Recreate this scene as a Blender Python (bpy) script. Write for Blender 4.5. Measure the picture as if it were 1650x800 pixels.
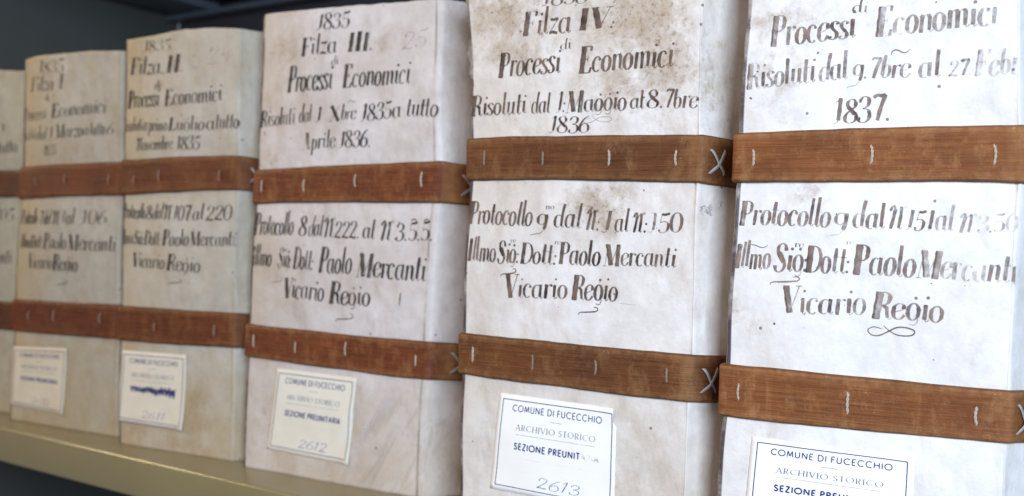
import bpy, bmesh, math, random
from mathutils import Vector, Matrix, noise

# ------------------------------------------------------------------ camera, world, lamps, exposure
scene = bpy.context.scene
for o in list(bpy.data.objects):
    bpy.data.objects.remove(o, do_unlink=True)
COL = scene.collection

cam_data = bpy.data.cameras.new('camera')
cam = bpy.data.objects.new('camera', cam_data)
COL.objects.link(cam)
cam_data.sensor_width = 36.0
cam_data.lens = 37.09
cam_data.clip_start = 0.01
cam_data.clip_end = 50.0
_r = Vector((0.8120005, 0.58228278, 0.04002432))
_u = Vector((-0.02332483, -0.03614652, 0.99907426))
_f = Vector((-0.58319048, 0.81218236, 0.01576935))
cam.matrix_world = Matrix(((_r.x, _u.x, -_f.x, 0.0), (_r.y, _u.y, -_f.y, 0.0),
                           (_r.z, _u.z, -_f.z, 0.13504), (0, 0, 0, 1)))
cam_data.dof.use_dof = True
cam_data.dof.focus_distance = 0.455
cam_data.dof.aperture_fstop = 8.6
cam_data.dof.aperture_blades = 6
scene.camera = cam

world = bpy.data.worlds.new('World')
scene.world = world
world.use_nodes = True
world.node_tree.nodes['Background'].inputs[0].default_value = (0.75, 0.80, 1.0, 1)
world.node_tree.nodes['Background'].inputs[1].default_value = 0.16

def area_lamp(name, loc, target, size, power, color, size_y=None):
    d = bpy.data.lights.new(name, 'AREA')
    d.energy = power; d.color = color
    d.shape = 'RECTANGLE'; d.size = size; d.size_y = size_y or size
    o = bpy.data.objects.new(name, d); COL.objects.link(o)
    o.location = loc
    o.rotation_euler = (Vector(target) - Vector(loc)).to_track_quat('-Z', 'Y').to_euler()
    return o
area_lamp('window_light', (0.47, -0.36, 0.34), (-0.22, 0.43, 0.14), 0.36, 17.5, (0.65, 0.805, 1.0), 0.50)
area_lamp('room_lamp', (-0.72, -0.85, 0.80), (-0.30, 0.42, 0.14), 0.40, 7.8, (1.0, 0.79, 0.64))
area_lamp('far_ceiling_lamp', (-2.3, -0.15, 0.86), (-0.75, 0.42, 0.05), 0.25, 12.0, (1.0, 0.76, 0.45))

scene.view_settings.view_transform = 'Standard'
scene.view_settings.look = 'None'
scene.view_settings.exposure = 0.08
scene.view_settings.gamma = 1.0
scene.view_settings.use_curve_mapping = False
scene.render.engine = 'CYCLES'
scene.cycles.max_bounces = 6
scene.cycles.transparent_max_bounces = 24
scene.cycles.use_denoising = True

random.seed(7)

# ------------------------------------------------------------------ material helpers
class NT:
    def __init__(self, name):
        self.m = bpy.data.materials.new(name); self.m.use_nodes = True
        self.t = self.m.node_tree; self.n = self.t.nodes
        self.b = self.n['Principled BSDF']; self.out = self.n['Material Output']
        self._tc = None
    def link(self, a, b): self.t.links.new(a, b)
    def obj(self):
        if self._tc is None: self._tc = self.n.new('ShaderNodeTexCoord')
        return self._tc.outputs['Object']
    def mapping(self, scale=(1, 1, 1), loc=(0, 0, 0), rot=(0, 0, 0), src=None):
        k = self.n.new('ShaderNodeMapping')
        k.inputs['Scale'].default_value = scale; k.inputs['Location'].default_value = loc
        k.inputs['Rotation'].default_value = rot
        self.link(src or self.obj(), k.inputs['Vector']); return k.outputs[0]
    def noise(self, scale, detail=4, rough=0.6, vec=None, dist=0.0):
        k = self.n.new('ShaderNodeTexNoise')
        k.inputs['Scale'].default_value = scale; k.inputs['Detail'].default_value = detail
        k.inputs['Roughness'].default_value = rough; k.inputs['Distortion'].default_value = dist
        self.link(vec or self.obj(), k.inputs['Vector']); return k.outputs['Fac']
    def ramp(self, fac, stops):
        k = self.n.new('ShaderNodeValToRGB'); e = k.color_ramp.elements
        while len(e) < len(stops): e.new(0.5)
        for i, (p, c) in enumerate(stops):
            e[i].position = p
            e[i].color = (c, c, c, 1) if isinstance(c, (int, float)) else tuple(c) + (1,)
        self.link(fac, k.inputs[0]); return k.outputs[0]
    def math(self, op, a, b=None, c=None, clamp=False):
        k = self.n.new('ShaderNodeMath'); k.operation = op; k.use_clamp = clamp
        for i, v in enumerate((a, b, c)):
            if v is None: continue
            if isinstance(v, (int, float)): k.inputs[i].default_value = v
            else: self.link(v, k.inputs[i])
        return k.outputs[0]
    def mix(self, fac, a, b, mode='MIX'):
        k = self.n.new('ShaderNodeMix'); k.data_type = 'RGBA'; k.blend_type = mode
        for s, v in ((k.inputs[0], fac), (k.inputs[6], a), (k.inputs[7], b)):
            if isinstance(v, (int, float)): s.default_value = v
            elif isinstance(v, tuple): s.default_value = v + (1,)
            else: self.link(v, s)
        return k.outputs[2]
    def bump(self, h, strength, dist, normal=None):
        k = self.n.new('ShaderNodeBump'); k.inputs['Strength'].default_value = strength
        k.inputs['Distance'].default_value = dist
        self.link(h, k.inputs['Height'])
        if normal is not None: self.link(normal, k.inputs['Normal'])
        return k.outputs[0]
    def xyz(self):
        k = self.n.new('ShaderNodeSeparateXYZ'); self.link(self.obj(), k.inputs[0]); return k.outputs
    def done(self, color=None, rough=None, normal=None, **kw):
        if color is not None:
            if isinstance(color, tuple): self.b.inputs['Base Color'].default_value = color + (1,)
            else: self.link(color, self.b.inputs['Base Color'])
        if rough is not None:
            if isinstance(rough, (int, float)): self.b.inputs['Roughness'].default_value = rough
            else: self.link(rough, self.b.inputs['Roughness'])
        if normal is not None: self.link(normal, self.b.inputs['Normal'])
        for k, v in kw.items():
            self.b.inputs[k.replace('_', ' ')].default_value = v
        return self.m

def parchment(name, seed, light, dark, stain, blobs, edge_w, streak=0.25, fold=0.5, soil=0.0, grime=0.3, diag=0.0):
    """aged vellum: mottled skin, stretched streaks, brown blotches, specks, dirt along the folds, gap shade painted on the left one"""
    m = NT(name)
    off = (seed * 3.17, seed * 1.31, seed * 2.23)
    v = m.mapping(loc=off)
    big = m.ramp(m.noise(16, 5, 0.62, v), [(0.34, 0.0), (0.68, 1.0)])
    col = m.mix(big, light, dark)
    mot = m.ramp(m.noise(85, 6, 0.7, v), [(0.35, 0.0), (0.75, 1.0)])
    col = m.mix(m.math('MULTIPLY', mot, 0.6), col, tuple(c * 0.72 for c in dark))
    sv = m.mapping(scale=(62, 62, 26), loc=off, src=m.mapping(rot=(0, 0.25, 0)))
    st = m.ramp(m.noise(1.0, 6, 0.72, sv), [(0.47, 0.0), (0.80, 1.0)])
    col = m.mix(m.math('MULTIPLY', st, streak), col, stain)
    # blotches: soft discs broken up by two noises
    X = m.xyz()
    tot = None
    for (u, z, r, s) in blobs:
        dx = m.math('SUBTRACT', X[0], u); dz = m.math('SUBTRACT', X[2], z)
        d = m.math('SQRT', m.math('ADD', m.math('MULTIPLY', dx, dx), m.math('MULTIPLY', dz, dz)))
        k = m.math('MULTIPLY', m.math('SUBTRACT', 1.0, m.math('DIVIDE', d, r), clamp=True), s)
        tot = k if tot is None else m.math('MAXIMUM', tot, k)
    if tot is not None:
        nz = m.noise(70, 8, 0.74, v, 0.12)
        k = m.math('ADD', m.math('MULTIPLY', tot, 0.75), m.math('MULTIPLY', m.math('SUBTRACT', nz, 0.5), 1.9))
        k = m.math('MULTIPLY', m.ramp(k, [(0.26, 0.0), (0.50, 0.55), (0.95, 1.0)]), m.math('MINIMUM', m.math('MULTIPLY', tot, 2.2), 1.0))
        col = m.mix(m.math('MULTIPLY', k, 0.72), col, stain)
        fg = m.ramp(m.noise(330, 5, 0.75, v), [(0.50, 0.0), (0.64, 1.0)])
        fk = m.math('MULTIPLY', m.math('MULTIPLY', fg, m.math('ADD', k, m.math('MULTIPLY', tot, 0.25))), grime, clamp=True)
        col = m.mix(m.math('MULTIPLY', fk, 0.7), col, tuple(c * 0.5 for c in stain))
    if diag:  # dark streaks paint in the shading of the drag folds at the foot
        dv = m.mapping(scale=(150, 150, 16), loc=off, src=m.mapping(rot=(0, -0.52, 0)))
        dn = m.ramp(m.noise(1.0, 5, 0.7, dv, 0.8), [(0.50, 0.0), (0.66, 1.0)])
        dm = m.math('MULTIPLY', m.math('SUBTRACT', 1.0, m.math('DIVIDE', X[2], 0.07), clamp=True), m.math('MULTIPLY', m.math('SUBTRACT', X[0], 0.05), 18, clamp=True))
        col = m.mix(m.math('MULTIPLY', m.math('MULTIPLY', dn, m.math('MULTIPLY', dm, 2.5, clamp=True)), diag), col, (0.30, 0.23, 0.19))
    # handling soil worn in along the left fold and the foot
    sl = m.math('SUBTRACT', 1.0, m.math('DIVIDE', m.math('ADD', X[0], 0.008), 0.055), clamp=True)
    ft = m.math('SUBTRACT', 1.0, m.math('DIVIDE', X[2], 0.075), clamp=True)
    sl = m.math('MAXIMUM', sl, m.math('MULTIPLY', ft, 0.8))
    sl = m.math('MULTIPLY', sl, m.ramp(m.noise(28, 5, 0.6, v), [(0.3, 0.35), (0.65, 1.0)]))
    col = m.mix(m.math('MULTIPLY', sl, soil), col, (0.40, 0.285, 0.135))
    # dirt line along the right fold, light rubbed strip beside it
    nn = m.noise(34, 4, 0.65, v)
    rfa = m.n.new('ShaderNodeAttribute'); rfa.attribute_name = 'rfold'
    line = m.math('MULTIPLY', rfa.outputs['Fac'], m.ramp(nn, [(0.36, 0.10), (0.60, 1.0)]))
    col = m.mix(m.math('MULTIPLY', line, fold), col, (0.17, 0.14, 0.09))
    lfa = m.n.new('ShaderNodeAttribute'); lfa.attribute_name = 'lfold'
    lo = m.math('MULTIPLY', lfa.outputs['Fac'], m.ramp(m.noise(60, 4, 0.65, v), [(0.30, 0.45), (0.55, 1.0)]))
    col = m.mix(m.math('MULTIPLY', lo, 0.95), col, (0.035, 0.018, 0.022))  # left fold: soiled edge plus the shadow of the gap, painted near-black
    # specks
    vo = m.n.new('ShaderNodeTexVoronoi'); vo.inputs['Scale'].default_value = 115
    m.link(v, vo.inputs['Vector'])
    sp = m.math('LESS_THAN', vo.outputs['Distance'], 0.085)
    sel = m.n.new('ShaderNodeSeparateColor'); m.link(vo.outputs['Color'], sel.inputs[0])
    sp = m.math('MULTIPLY', sp, m.math('GREATER_THAN', sel.outputs[0], 0.80))
    col = m.mix(m.math('MULTIPLY', sp, 0.75), col, (0.10, 0.06, 0.05))
    h = m.math('ADD', m.noise(42, 6, 0.6, v), m.math('MULTIPLY', m.noise(420, 4, 0.7, v), 0.16))
    nrm = m.bump(h, 0.6, 0.0018)
    rg = m.math('ADD', 0.48, m.math('MULTIPLY', mot, 0.2))
    return m.done(col, rg, nrm, Specular_IOR_Level=0.35)

def leather(name, seed, base, dark, worn, wear=0.45, edge_x=0.1, edge_k=0.3):
    m = NT(name)
    off = (seed * 1.7, seed * 0.9, seed * 3.3)
    v = m.mapping(loc=off)
    big = m.ramp(m.noise(38, 5, 0.65, v), [(0.32, 0.0), (0.70, 1.0)])
    col = m.mix(big, base, dark)
    gv = m.mapping(scale=(34, 34, 950), loc=off)
    grain = m.noise(1.0, 5, 0.66, gv, 0.12)
    gl = m.ramp(grain, [(0.36, 1.0), (0.54, 0.0)])
    col = m.mix(m.math('MULTIPLY', gl, 0.38), col, tuple(c * 0.36 for c in dark))
    gh = m.ramp(grain, [(0.52, 0.0), (0.72, 1.0)])
    col = m.mix(m.math('MULTIPLY', gh, 0.16), col, worn)
    wv = m.mapping(scale=(1, 1, 0.6), loc=off)
    wr = m.ramp(m.noise(105, 8, 0.78, wv), [(0.50, 0.0), (0.66, 1.0)])
    col = m.mix(m.math('MULTIPLY', wr, wear * 1.15), col, worn)
    # pale rub where the strap turns the corner, and faint upright creases
    X = m.xyz()
    ex = m.math('SUBTRACT', 1.0, m.math('DIVIDE', m.math('ABSOLUTE', m.math('SUBTRACT', X[0], edge_x)), 0.0045), clamp=True)
    ex = m.math('MULTIPLY', m.math('POWER', ex, 0.6), m.ramp(m.noise(90, 5, 0.7, v), [(0.30, 0.2), (0.60, 1.0)]))
    col = m.mix(m.math('MULTIPLY', ex, edge_k), col, worn)
    cr = m.ramp(m.noise(1.0, 4, 0.7, m.mapping(scale=(190, 190, 16), loc=off)), [(0.60, 0.0), (0.74, 1.0)])
    col = m.mix(m.math('MULTIPLY', cr, 0.30), col, worn)
    # rubbed margins and the dark cut edge (attribute runs across the strap)
    ea = m.n.new('ShaderNodeAttribute'); ea.attribute_name = 'edge'
    e = m.math('MULTIPLY', m.math('MINIMUM', ea.outputs['Fac'], 0.5), m.ramp(m.noise(260, 3, 0.6, v), [(0.35, 0.2), (0.6, 1.0)]))
    col = m.mix(e, col, worn)
    col = m.mix(m.math('MULTIPLY', m.math('SUBTRACT', ea.outputs['Fac'], 0.5, clamp=True), 1.0), col, tuple(c * 0.4 for c in dark))
    # broad handling stains
    hs = m.ramp(m.noise(26, 6, 0.7, m.mapping(loc=(off[2], off[0], off[1]))), [(0.50, 0.0), (0.66, 1.0)])
    col = m.mix(m.math('MULTIPLY', hs, 0.38), col, tuple(c * 0.45 for c in dark))
    fl = m.ramp(m.noise(900, 2, 0.5, v), [(0.70, 0.0), (0.74, 1.0)])
    col = m.mix(m.math('MULTIPLY', fl, m.math('MULTIPLY', wr, 0.7)), col, (0.65, 0.52, 0.42))
    h = m.math('ADD', m.math('MULTIPLY', grain, 0.8), m.math('MULTIPLY', m.noise(300, 4, 0.7, v), 0.4))
    nrm = m.bump(h, 0.75, 0.0012)
    rg = m.math('ADD', 0.46, m.math('MULTIPLY', wr, 0.25))
    return m.done(col, rg, nrm, Specular_IOR_Level=0.22)

def ink(name, c_dark, c_light, lo, hi, scale=260, seed=0.0):
    """iron-gall ink: alpha follows the 'ink' attribute, broken up by a fine noise"""
    m = NT(name)
    v = m.mapping(loc=(seed, seed * 2, seed * 3))
    n1 = m.noise(scale, 5, 0.7, v); n2 = m.noise(scale * 0.28, 3, 0.6, v)
    col = m.mix(m.ramp(n2, [(0.36, 0.0), (0.66, 1.0)]), c_dark, c_light)
    at = m.n.new('ShaderNodeAttribute'); at.attribute_name = 'ink'
    a = m.math('ADD', m.math('MULTIPLY', m.math('SUBTRACT', n1, 0.5), 1.15), at.outputs['Fac'])
    a = m.math('ADD', a, m.math('MULTIPLY', m.math('SUBTRACT', n2, 0.5), 0.8))
    a = m.ramp(a, [(lo, 0.0), (hi, 1.0)])
    a = m.math('MULTIPLY', a, m.math('ADD', 0.35, m.math('MULTIPLY', at.outputs['Fac'], 0.72)), clamp=True)
    m.link(a, m.b.inputs['Alpha'])
    return m.done(col, 0.6, None, Specular_IOR_Level=0.2)

def paper(name, seed, c1, c2):
    m = NT(name); v = m.mapping(loc=(seed, seed, seed))
    n = m.ramp(m.noise(45, 5, 0.6, v), [(0.35, 0.0), (0.75, 1.0)])
    col = m.mix(n, c1, c2)
    nrm = m.bump(m.noise(60, 4, 0.6, v), 0.25, 0.0008)
    return m.done(col, 0.55, nrm, Specular_IOR_Level=0.3)

def thread(name, c):
    m = NT(name)
    col = m.mix(m.noise(900, 3, 0.6), c, tuple(x * 0.62 for x in c))
    return m.done(col, 0.7, m.bump(m.noise(1800, 3, 0.6), 0.4, 0.0003))

def metal_paint(name, c, rough, amt=0.25, sc=30):
    m = NT(name)
    col = m.mix(m.ramp(m.noise(sc, 5, 0.6), [(0.35, 0.0), (0.7, 1.0)]), c, tuple(x * (1 - amt) for x in c))
    nrm = m.bump(m.noise(700, 3, 0.6), 0.12, 0.0004)
    return m.done(col, rough, nrm, Specular_IOR_Level=0.5)

# ------------------------------------------------------------------ object helpers
def link_mesh(name, verts, faces, mat, parent=None, smooth=True, attrs=None):
    me = bpy.data.meshes.new(name)
    me.from_pydata(verts, [], faces)
    me.materials.append(mat)
    if attrs:
        for an, vals in attrs.items():
            a = me.attributes.new(an, 'FLOAT', 'POINT')
            a.data.foreach_set('value', vals)
    if smooth: me.shade_smooth()
    me.update()
    o = bpy.data.objects.new(name, me); COL.objects.link(o)
    if parent is not None: o.parent = parent
    return o

def box_mesh(name, x0, x1, y0, y1, z0, z1, mat, parent=None, bevel=0.0):
    bm = bmesh.new(); bmesh.ops.create_cube(bm, size=1)
    for v in bm.verts:
        v.co = Vector(((x0 + x1) / 2 + v.co.x * (x1 - x0), (y0 + y1) / 2 + v.co.y * (y1 - y0), (z0 + z1) / 2 + v.co.z * (z1 - z0)))
    if bevel: bmesh.ops.bevel(bm, geom=bm.edges[:], offset=bevel, segments=3, affect='EDGES', profile=0.5)
    me = bpy.data.meshes.new(name); bm.to_mesh(me); bm.free(); me.materials.append(mat)
    if bevel: me.shade_smooth()
    o = bpy.data.objects.new(name, me); COL.objects.link(o)
    if parent is not None: o.parent = parent
    return o

def lerp_table(tab, z):
    if z <= tab[0][0]: return tab[0][1]
    for (a, va), (b, vb) in zip(tab, tab[1:]):
        if z <= b: return va + (vb - va) * (z - a) / (b - a)
    return tab[-1][1]
# ------------------------------------------------------------------ pen strokes: a condensed round-hand alphabet
def oval(cx, cy, rx, ry, a0=90, a1=450, n=14):
    return [(cx + rx * math.cos(math.radians(a0 + (a1 - a0) * i / n)), cy + ry * math.sin(math.radians(a0 + (a1 - a0) * i / n))) for i in range(n + 1)]
# stroke kinds: c contrast curve, s straight stem, B bold capital stem, h hairline, d dot, m medium
O_ = ('c', oval(.17, .3, .14, .30))
def foot(x, y=0): return ('h', [(x - .09, y), (x + .09, y)])
GL = {
 'a': (.45, [('c', oval(.16, .29, .13, .29, 60, 300, 10)), ('s', [(.31, .60), (.31, .06)]), ('h', [(.31, .06), (.36, .0), (.42, .09)]), ('h', [(.22, .55), (.31, .58)])]),
 'o': (.38, [O_]),
 'c': (.35, [('c', oval(.17, .3, .14, .30, 55, 310, 11)), ('d', [(.26, .50)])]),
 'e': (.37, [('h', [(.04, .28), (.18, .33), (.30, .40)]), ('c', [(.30, .40), (.28, .55), (.18, .61), (.07, .52), (.03, .32), (.06, .1), (.16, .0), (.26, .05), (.33, .18)])]),
 'i': (.22, [('s', [(.09, .60), (.09, .07)]), ('h', [(.09, .07), (.14, .0), (.21, .08)]), ('h', [(.02, .52), (.09, .60)]), ('d', [(.12, .84)])]),
 'l': (.22, [('s', [(.10, 1.08), (.09, .5), (.09, .07)]), ('h', [(.09, .07), (.14, .0), (.21, .08)])]),
 't': (.27, [('s', [(.11, .92), (.10, .5), (.10, .07)]), ('h', [(.10, .07), (.16, .0), (.24, .08)]), ('h', [(.0, .60), (.24, .60)])]),
 'u': (.44, [('s', [(.08, .60), (.08, .12)]), ('h', [(.08, .12), (.14, .0), (.23, .06), (.31, .25)]), ('s', [(.31, .60), (.31, .07)]), ('h', [(.31, .07), (.36, .0), (.43, .08)]), ('h', [(.01, .53), (.08, .60)])]),
 'n': (.44, [('s', [(.08, .60), (.08, .0)]), ('h', [(.08, .32), (.17, .57), (.25, .60)]), ('s', [(.25, .60), (.30, .50), (.31, .3), (.31, .07)]), ('h', [(.31, .07), (.36, .0), (.43, .08)]), ('h', [(.01, .53), (.08, .60)])]),
 'm': (.66, [('s', [(.08, .60), (.08, .0)]), ('h', [(.08, .32), (.16, .57), (.24, .60)]), ('s', [(.24, .60), (.29, .50), (.30, .3), (.30, .0)]), ('h', [(.30, .32), (.38, .57), (.46, .60)]), ('s', [(.46, .60), (.51, .50), (.52, .3), (.52, .07)]), ('h', [(.52, .07), (.58, .0), (.65, .08)])]),
 'r': (.31, [('s', [(.08, .60), (.08, .0)]), ('h', [(.08, .34), (.16, .56), (.25, .60)]), ('d', [(.26, .55)]), ('h', [(.01, .53), (.08, .60)])]),
 's': (.31, [('c', [(.25, .50), (.20, .60), (.11, .60), (.05, .50), (.08, .38), (.17, .29), (.24, .18), (.22, .05), (.13, .0), (.05, .02), (.02, .12)]), ('m', [(.09, .37), (.20, .25)])]),
 'd': (.44, [('c', oval(.16, .29, .13, .29, 60, 300, 10)), ('s', [(.35, 1.10), (.31, .75), (.31, .07)]), ('h', [(.31, .07), (.36, .0), (.42, .08)]), ('h', [(.22, .55), (.31, .5)])]),
 'b': (.38, [('s', [(.11, 1.05), (.08, .7), (.08, .12)]), ('c', [(.08, .12), (.15, .0), (.26, .06), (.31, .30), (.27, .55), (.18, .60), (.10, .48)])]),
 'g': (.38, [O_, ('d', [(.20, .80)]), ('h', [(.29, .14), (.30, -.06), (.22, -.17), (.10, -.13)])]),
 'p': (.40, [('s', [(.08, .64), (.08, .0), (.07, -.36)]), ('c', [(.08, .42), (.15, .58), (.24, .58), (.31, .40), (.29, .1), (.20, .0), (.10, .06)])]),
 'z': (.34, [('m', [(.03, .58), (.12, .55), (.29, .59)]), ('h', [(.29, .59), (.04, .02)]), ('m', [(.04, .02), (.15, .06), (.31, .0)])]),
 'v': (.36, [('s', [(.05, .6), (.15, .0)]), ('h', [(.15, .0), (.30, .6)])]),
 '.': (.14, [('d', [(.05, .04)])]),
 ':': (.14, [('d', [(.05, .06)]), ('d', [(.06, .42)])]),
 '1': (.30, [('s', [(.20, .98), (.19, .5), (.17, .12)]), ('h', [(.17, .12), (.12, .01), (.03, .0)]), ('h', [(.20, .98), (.13, .86), (.08, .84)])]),
 '|': (.24, [('h', [(.04, .78), (.17, .98)]), ('s', [(.17, .98), (.13, .5), (.08, .0)])]),
 'J': (.32, [('s', [(.22, .98), (.21, .5), (.19, .12)]), ('h', [(.19, .12), (.12, -.02), (.02, .02)]), ('h', [(.10, .98), (.30, .98)])]),
 '8': (.38, [('c', [(.27, .84), (.18, .97), (.07, .86), (.07, .70), (.17, .54), (.29, .38), (.33, .20), (.28, .04), (.18, -.01), (.07, .05), (.03, .22), (.08, .40), (.18, .52), (.27, .66), (.27, .84)]), ('s', [(.08, .66), (.28, .34)])]),
 '3': (.36, [('c', [(.05, .80), (.13, .95), (.24, .93), (.29, .76), (.24, .58), (.13, .51)]), ('c', [(.13, .51), (.26, .47), (.32, .28), (.28, .07), (.17, -.01), (.07, .03), (.03, .14)]), ('d', [(.06, .76)]), ('d', [(.06, .14)])]),
 '5': (.36, [('m', [(.09, .92), (.2, .90), (.32, .97)]), ('h', [(.09, .92), (.07, .50)]), ('c', [(.07, .50), (.17, .57), (.28, .48), (.31, .28), (.26, .07), (.15, -.01), (.04, .06)]), ('d', [(.06, .10)])]),
 '6': (.37, [('c', [(.30, .96), (.17, .80), (.07, .55), (.03, .28), (.07, .06), (.17, -.01), (.28, .08), (.31, .28), (.26, .47), (.16, .52), (.06, .36)])]),
 '7': (.36, [('m', [(.04, .86), (.12, .95), (.24, .92), (.34, .96)]), ('s', [(.34, .96), (.24, .5), (.17, .0)])]),
 '2': (.37, [('c', [(.05, .74), (.10, .93), (.21, .96), (.30, .82), (.27, .60), (.15, .30), (.03, .03)]), ('m', [(.03, .03), (.12, .09), (.22, .02), (.33, .06)]), ('d', [(.07, .74)])]),
 '9': (.40, [('c', oval(.18, .40, .14, .27)), ('s', [(.33, .66), (.33, .20), (.28, -.10)]), ('h', [(.28, -.10), (.18, -.30), (-.02, -.36), (-.16, -.42)])]),
 '0': (.38, [('c', oval(.18, .47, .15, .48))]),
 '4': (.38, [('h', [(.24, .95), (.03, .32), (.36, .32)]), ('s', [(.27, .6), (.25, .0)])]),
 'P': (.50, [('B', [(.14, 1.0), (.12, .0)]), foot(.13), ('h', [(.02, 1.0), (.14, 1.0)]), ('h', [(.14, 1.0), (.28, 1.0)]), ('c', [(.28, 1.0), (.39, .93), (.42, .75), (.38, .55), (.26, .47), (.15, .49)])]),
 'R': (.55, [('B', [(.14, 1.0), (.12, .0)]), foot(.13), ('h', [(.02, 1.0), (.28, 1.0)]), ('c', [(.28, 1.0), (.39, .93), (.42, .76), (.37, .58), (.26, .51), (.15, .51)]), ('s', [(.26, .51), (.37, .42), (.40, .2), (.43, .05)]), ('h', [(.43, .05), (.48, .0), (.54, .08)])]),
 'E': (.52, [('B', [(.14, 1.0), (.12, .0)]), ('h', [(.02, 1.0), (.42, 1.0)]), ('m', [(.42, 1.0), (.41, .82)]), ('h', [(.14, .52), (.32, .52)]), ('h', [(.32, .62), (.32, .42)]), ('h', [(.02, .0), (.42, .0)]), ('m', [(.42, .0), (.46, .20)])]),
 'F': (.50, [('B', [(.15, 1.0), (.13, .0)]), foot(.13), ('h', [(.03, 1.0), (.45, 1.0)]), ('m', [(.45, 1.0), (.43, .80)]), ('h', [(.14, .52), (.34, .52)]), ('h', [(.34, .62), (.34, .42)])]),
 'D': (.60, [('B', [(.14, 1.0), (.12, .0)]), ('h', [(.02, 1.0), (.26, 1.0)]), ('c', [(.26, 1.0), (.42, .92), (.52, .66), (.52, .36), (.41, .09), (.24, .0)]), ('h', [(.24, .0), (.02, .0)])]),
 'M': (.76, [('h', [(.06, .0), (.12, 1.0)]), ('B', [(.12, 1.0), (.33, .03)]), ('h', [(.33, .03), (.57, 1.0)]), ('B', [(.60, 1.0), (.60, .0)]), foot(.06), foot(.61), ('h', [(.02, 1.0), (.12, 1.0)]), ('h', [(.57, 1.0), (.68, 1.0)])]),
 'V': (.52, [('B', [(.09, 1.0), (.26, .0)]), ('h', [(.26, .0), (.48, 1.0)]), ('h', [(.0, 1.0), (.20, 1.0)]), ('h', [(.38, 1.0), (.56, 1.0)])]),
 'X': (.52, [('B', [(.06, 1.0), (.42, .0)]), ('h', [(.42, 1.0), (.04, .0)]), foot(.42), foot(.04)]),
 'I': (.28, [('B', [(.14, 1.0), (.12, .0)]), foot(.12), foot(.14, 1.0)]),
 'A': (.56, [('h', [(.04, .0), (.24, 1.02)]), ('B', [(.24, 1.0), (.40, .0)]), ('h', [(.13, .38), (.32, .38)]), foot(.04), foot(.42)]),
 'S': (.46, [('c', [(.38, .76), (.34, .95), (.23, 1.02), (.11, .93), (.09, .75), (.20, .58), (.31, .42), (.37, .22), (.30, .04), (.17, -.02), (.06, .06), (.03, .22)]), ('B', [(.12, .70), (.33, .34)])]),
 'N': (.54, [('s', [(.15, .86), (.13, .4), (.10, .0)]), ('m', [(.0, .76), (.04, .93), (.11, .97), (.15, .86)]), ('h', [(.12, .40), (.22, .80), (.33, .97)]), ('s', [(.33, .97), (.36, .6), (.35, .06)]), ('h', [(.35, .06), (.41, .0), (.46, .10)]), ('h', oval(.46, .96, .04, .055, 90, 450, 8))]),
 'L': (.46, [('B', [(.14, 1.0), (.12, .0)]), foot(.14, 1.0), ('h', [(.02, .0), (.36, .0)]), ('m', [(.36, .0), (.40, .20)])]),
}
# plain printed capitals (one even line each)
PR = {
 'A': (.66, [[(0, 0), (.30, 1), (.60, 0)], [(.10, .33), (.50, .33)]]),
 'C': (.72, [oval(.40, .5, .38, .5, 48, 312, 14)]),
 'D': (.68, [[(.05, 0), (.05, 1)], [(.05, 1), (.25, 1)] + oval(.25, .5, .36, .5, 80, -80, 9) + [(.25, 0), (.05, 0)]]),
 'E': (.48, [[(.05, 0), (.05, 1)], [(.05, 1), (.42, 1)], [(.05, .52), (.38, .52)], [(.05, 0), (.42, 0)]]),
 'F': (.45, [[(.05, 0), (.05, 1)], [(.05, 1), (.41, 1)], [(.05, .52), (.36, .52)]]),
 'H': (.68, [[(.05, 0), (.05, 1)], [(.58, 0), (.58, 1)], [(.05, .52), (.58, .52)]]),
 'I': (.17, [[(.06, 0), (.06, 1)]]),
 'M': (.80, [[(.03, 0), (.12, 1), (.37, .12), (.62, 1), (.71, 0)]]),
 'N': (.70, [[(.05, 0), (.05, 1), (.58, 0), (.58, 1)]]),
 'O': (.86, [oval(.40, .5, .39, .5)]),
 'P': (.50, [[(.05, 0), (.05, 1)], [(.05, 1), (.22, 1), (.38, .93), (.41, .74), (.36, .55), (.22, .48), (.05, .48)]]),
 'R': (.54, [[(.05, 0), (.05, 1)], [(.05, 1), (.22, 1), (.38, .93), (.41, .74), (.36, .55), (.22, .48), (.05, .48)], [(.22, .48), (.46, 0)]]),
 'S': (.50, [[(.40, .84), (.31, .98), (.17, 1.0), (.07, .86), (.09, .65), (.24, .52), (.38, .38), (.42, .18), (.32, .02), (.16, 0), (.04, .16)]]),
 'T': (.50, [[(.23, 0), (.23, 1)], [(.0, 1), (.46, 1)]]),
 'U': (.64, [[(.05, 1), (.05, .35), (.10, .1), (.28, 0), (.46, .1), (.52, .35), (.52, 1)]]),
 'V': (.62, [[(0, 1), (.29, 0), (.57, 1)]]),
 'Z': (.52, [[(.03, 1), (.44, 1), (.02, 0), (.46, 0)]]),
}

def smooth_pts(pts, step):
    """Catmull-Rom through the points, resampled about every `step`"""
    if len(pts) == 1: return pts
    P = [pts[0]] + list(pts) + [pts[-1]]
    out = []
    for i in range(1, len(P) - 2):
        a, b, c, d = P[i - 1], P[i], P[i + 1], P[i + 2]
        n = max(1, int(math.dist(b, c) / step))
        for k in range(n):
            t = k / n
            out.append(tuple(0.5 * ((2 * b[j]) + (-a[j] + c[j]) * t + (2 * a[j] - 5 * b[j] + 4 * c[j] - d[j]) * t * t + (-a[j] + 3 * b[j] - 3 * c[j] + d[j]) * t ** 3) for j in (0, 1)))
    out.append(tuple(pts[-1]))
    return out

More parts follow.
